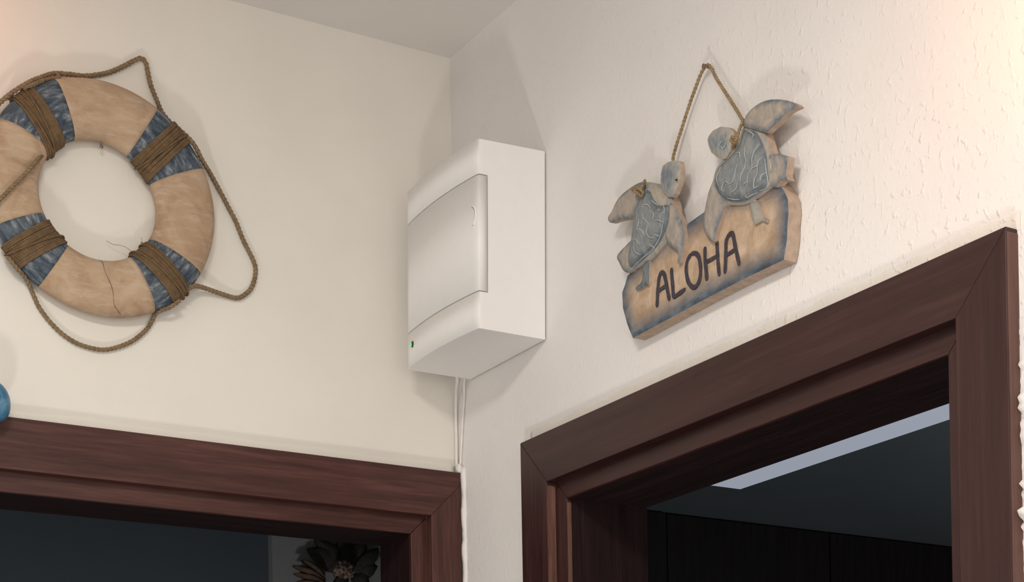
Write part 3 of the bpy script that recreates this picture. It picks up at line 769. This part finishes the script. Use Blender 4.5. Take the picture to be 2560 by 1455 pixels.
# --- right turtle
body_r = [(1856, 318), (1870, 314), (1890, 320), (1908, 328), (1916, 350), (1926, 385), (1936, 420), (1940, 455), (1925, 470), (1902, 488), (1872, 507), (1843, 513), (1812, 508), (1790, 489), (1781, 462), (1790, 420), (1815, 393), (1828, 378), (1836, 362), (1846, 345)]
tr = sub('turtle', body_r, .0212, .010, sgn, M_bodyt, dome=.002)
tr['label'] = 'larger right turtle swimming upward'
sub('head', [(1767, 349), (1772, 337), (1781, 326), (1800, 316), (1820, 318), (1833, 330), (1832, 345), (1827, 360), (1823, 378), (1813, 397), (1802, 398), (1790, 392), (1777, 381), (1770, 364)], .0245, .0175, tr, M_headt, dome=.0025, smooth=False)
sub('front_flipper', [(1855, 314), (1860, 298), (1868, 282), (1888.5, 263), (1913, 251), (1938, 248), (1967, 251), (1987.4, 259), (1996, 266), (1985, 271), (1967, 282), (1946, 302), (1926, 321), (1915, 330), (1900, 328), (1880, 322)], .0245, .0170, tr, M_flip, dome=.002)
sub('front_flipper', [(1787, 447), (1775, 467), (1767, 493), (1760, 527), (1757, 553), (1761, 582), (1773, 600), (1783, 604), (1787, 587), (1797, 556), (1808, 524), (1816, 507), (1800, 485)], .0240, .0170, tr, M_flip, dome=.002)
sub('rear_flipper', [(1921, 386), (1946, 384), (1969, 390), (1966, 410), (1963, 437), (1968, 449), (1950, 451), (1938, 467), (1922, 466), (1916, 430)], .0225, .013, tr, M_flip, smooth=False)
sub('rear_flipper', [(1873, 515), (1878, 545), (1885, 562), (1904, 551), (1915, 556), (1917, 548), (1905, 540), (1896, 512), (1886, 498), (1875, 500)], .0222, .012, tr, M_bodyt, dome=.001, smooth=False)
shell_r = [(1857, 327), (1872, 325), (1889, 331), (1902, 352), (1914, 385), (1918, 426), (1919, 462), (1897, 479), (1868, 499), (1843, 504), (1816, 500), (1793, 480), (1787, 453), (1795, 420), (1818, 396), (1832, 381), (1847, 366), (1853, 347)]
sub('shell', shell_r, .0240, .014, tr, M_shell, dome=.006, dome_w=.012)
L2 = [X(q, 4.85, 1740, 220) for q in (
    [(605, 520), (650, 525), (695, 565), (680, 600)], [(485, 790), (525, 780), (535, 850)], [(500, 920), (475, 1010), (455, 1110), (410, 1160), (350, 1130), (310, 1220), (340, 1250)],
    [(600, 880), (590, 960), (550, 1040), (535, 1140)], [(770, 675), (710, 760), (680, 850), (680, 970)], [(820, 830), (760, 870), (740, 940), (680, 975), (630, 1060), (620, 1180)],
    [(745, 940), (740, 1040), (710, 1100), (700, 1210), (760, 1180)], [(830, 850), (850, 1000), (870, 1190), (760, 1250)], [(850, 1020), (790, 1060), (780, 1120)],
    [(380, 1335), (450, 1350), (530, 1350)], [(500, 1150), (490, 1210), (430, 1260)], [(600, 1290), (615, 1330), (690, 1290), (745, 1270)], [(620, 1130), (570, 1170)], [(890, 860), (905, 960), (910, 1000)],
    [(270, 1180), (250, 1080), (300, 960)], [(600, 700), (590, 800), (610, 890)])]
lines(L2, .0300, tr)
lines([X(q, 4.85, 1740, 220) for q in ([(275, 725), (280, 690), (315, 640)], [(300, 700), (330, 730), (360, 660)])], .0280, tr)
# --- cord: over the nail, down behind each turtle, knotted at the front
mb = MB()
def RP(l): return [RW(x, y, t) for x, y, t in l]
rope(mb, RP([(1700, 430, .016), (1690, 415, .012), (1683, 396, .010), (1692, 360, .009), (1705, 320, .008), (1720, 273, .008), (1737, 225, .008), (1752, 186, .008), (1763, 166, .008), (1771, 162, .008), (1779, 172, .008), (1792, 197, .008), (1808, 222, .008), (1826, 250, .008), (1842, 275, .009), (1856, 299, .010), (1866, 318, .012)]), .0020, .0085, jitter=.1)
rope(mb, RP([(1835, 372, .020), (1834, 362, .027), (1838, 350, .0300), (1832, 342, .031), (1827, 350, .0315), (1836, 356, .033), (1842, 346, .033), (1846, 332, .0315), (1851, 318, .0295), (1856, 306, .0265), (1858, 300, .015)]), .0019, .0085, jitter=.1)
rope(mb, RP([(1578, 474, .018), (1583, 472, .028), (1592, 468, .030), (1600, 473, .031), (1608, 482, .0305), (1602, 490, .031), (1594, 482, .0325), (1586, 476, .031), (1604, 468, .031), (1609, 460, .027), (1612, 452, .014)]), .0019, .0085, jitter=.1)
mb.build('cord', M_cord, sgn)
mb = MB(); e = RW(1769, 170, .008)
mb.tube([V((0, e.y, e.z)), V((-.013, e.y, e.z+.001))], .0011, 8); mb.tube([V((-.0125, e.y, e.z+.001)), V((-.0140, e.y, e.z+.001))], .0022, 10)
tag(mb.build('nail', M_steel), 'small dark nail in the right wall holding the sign cord', 'nail')
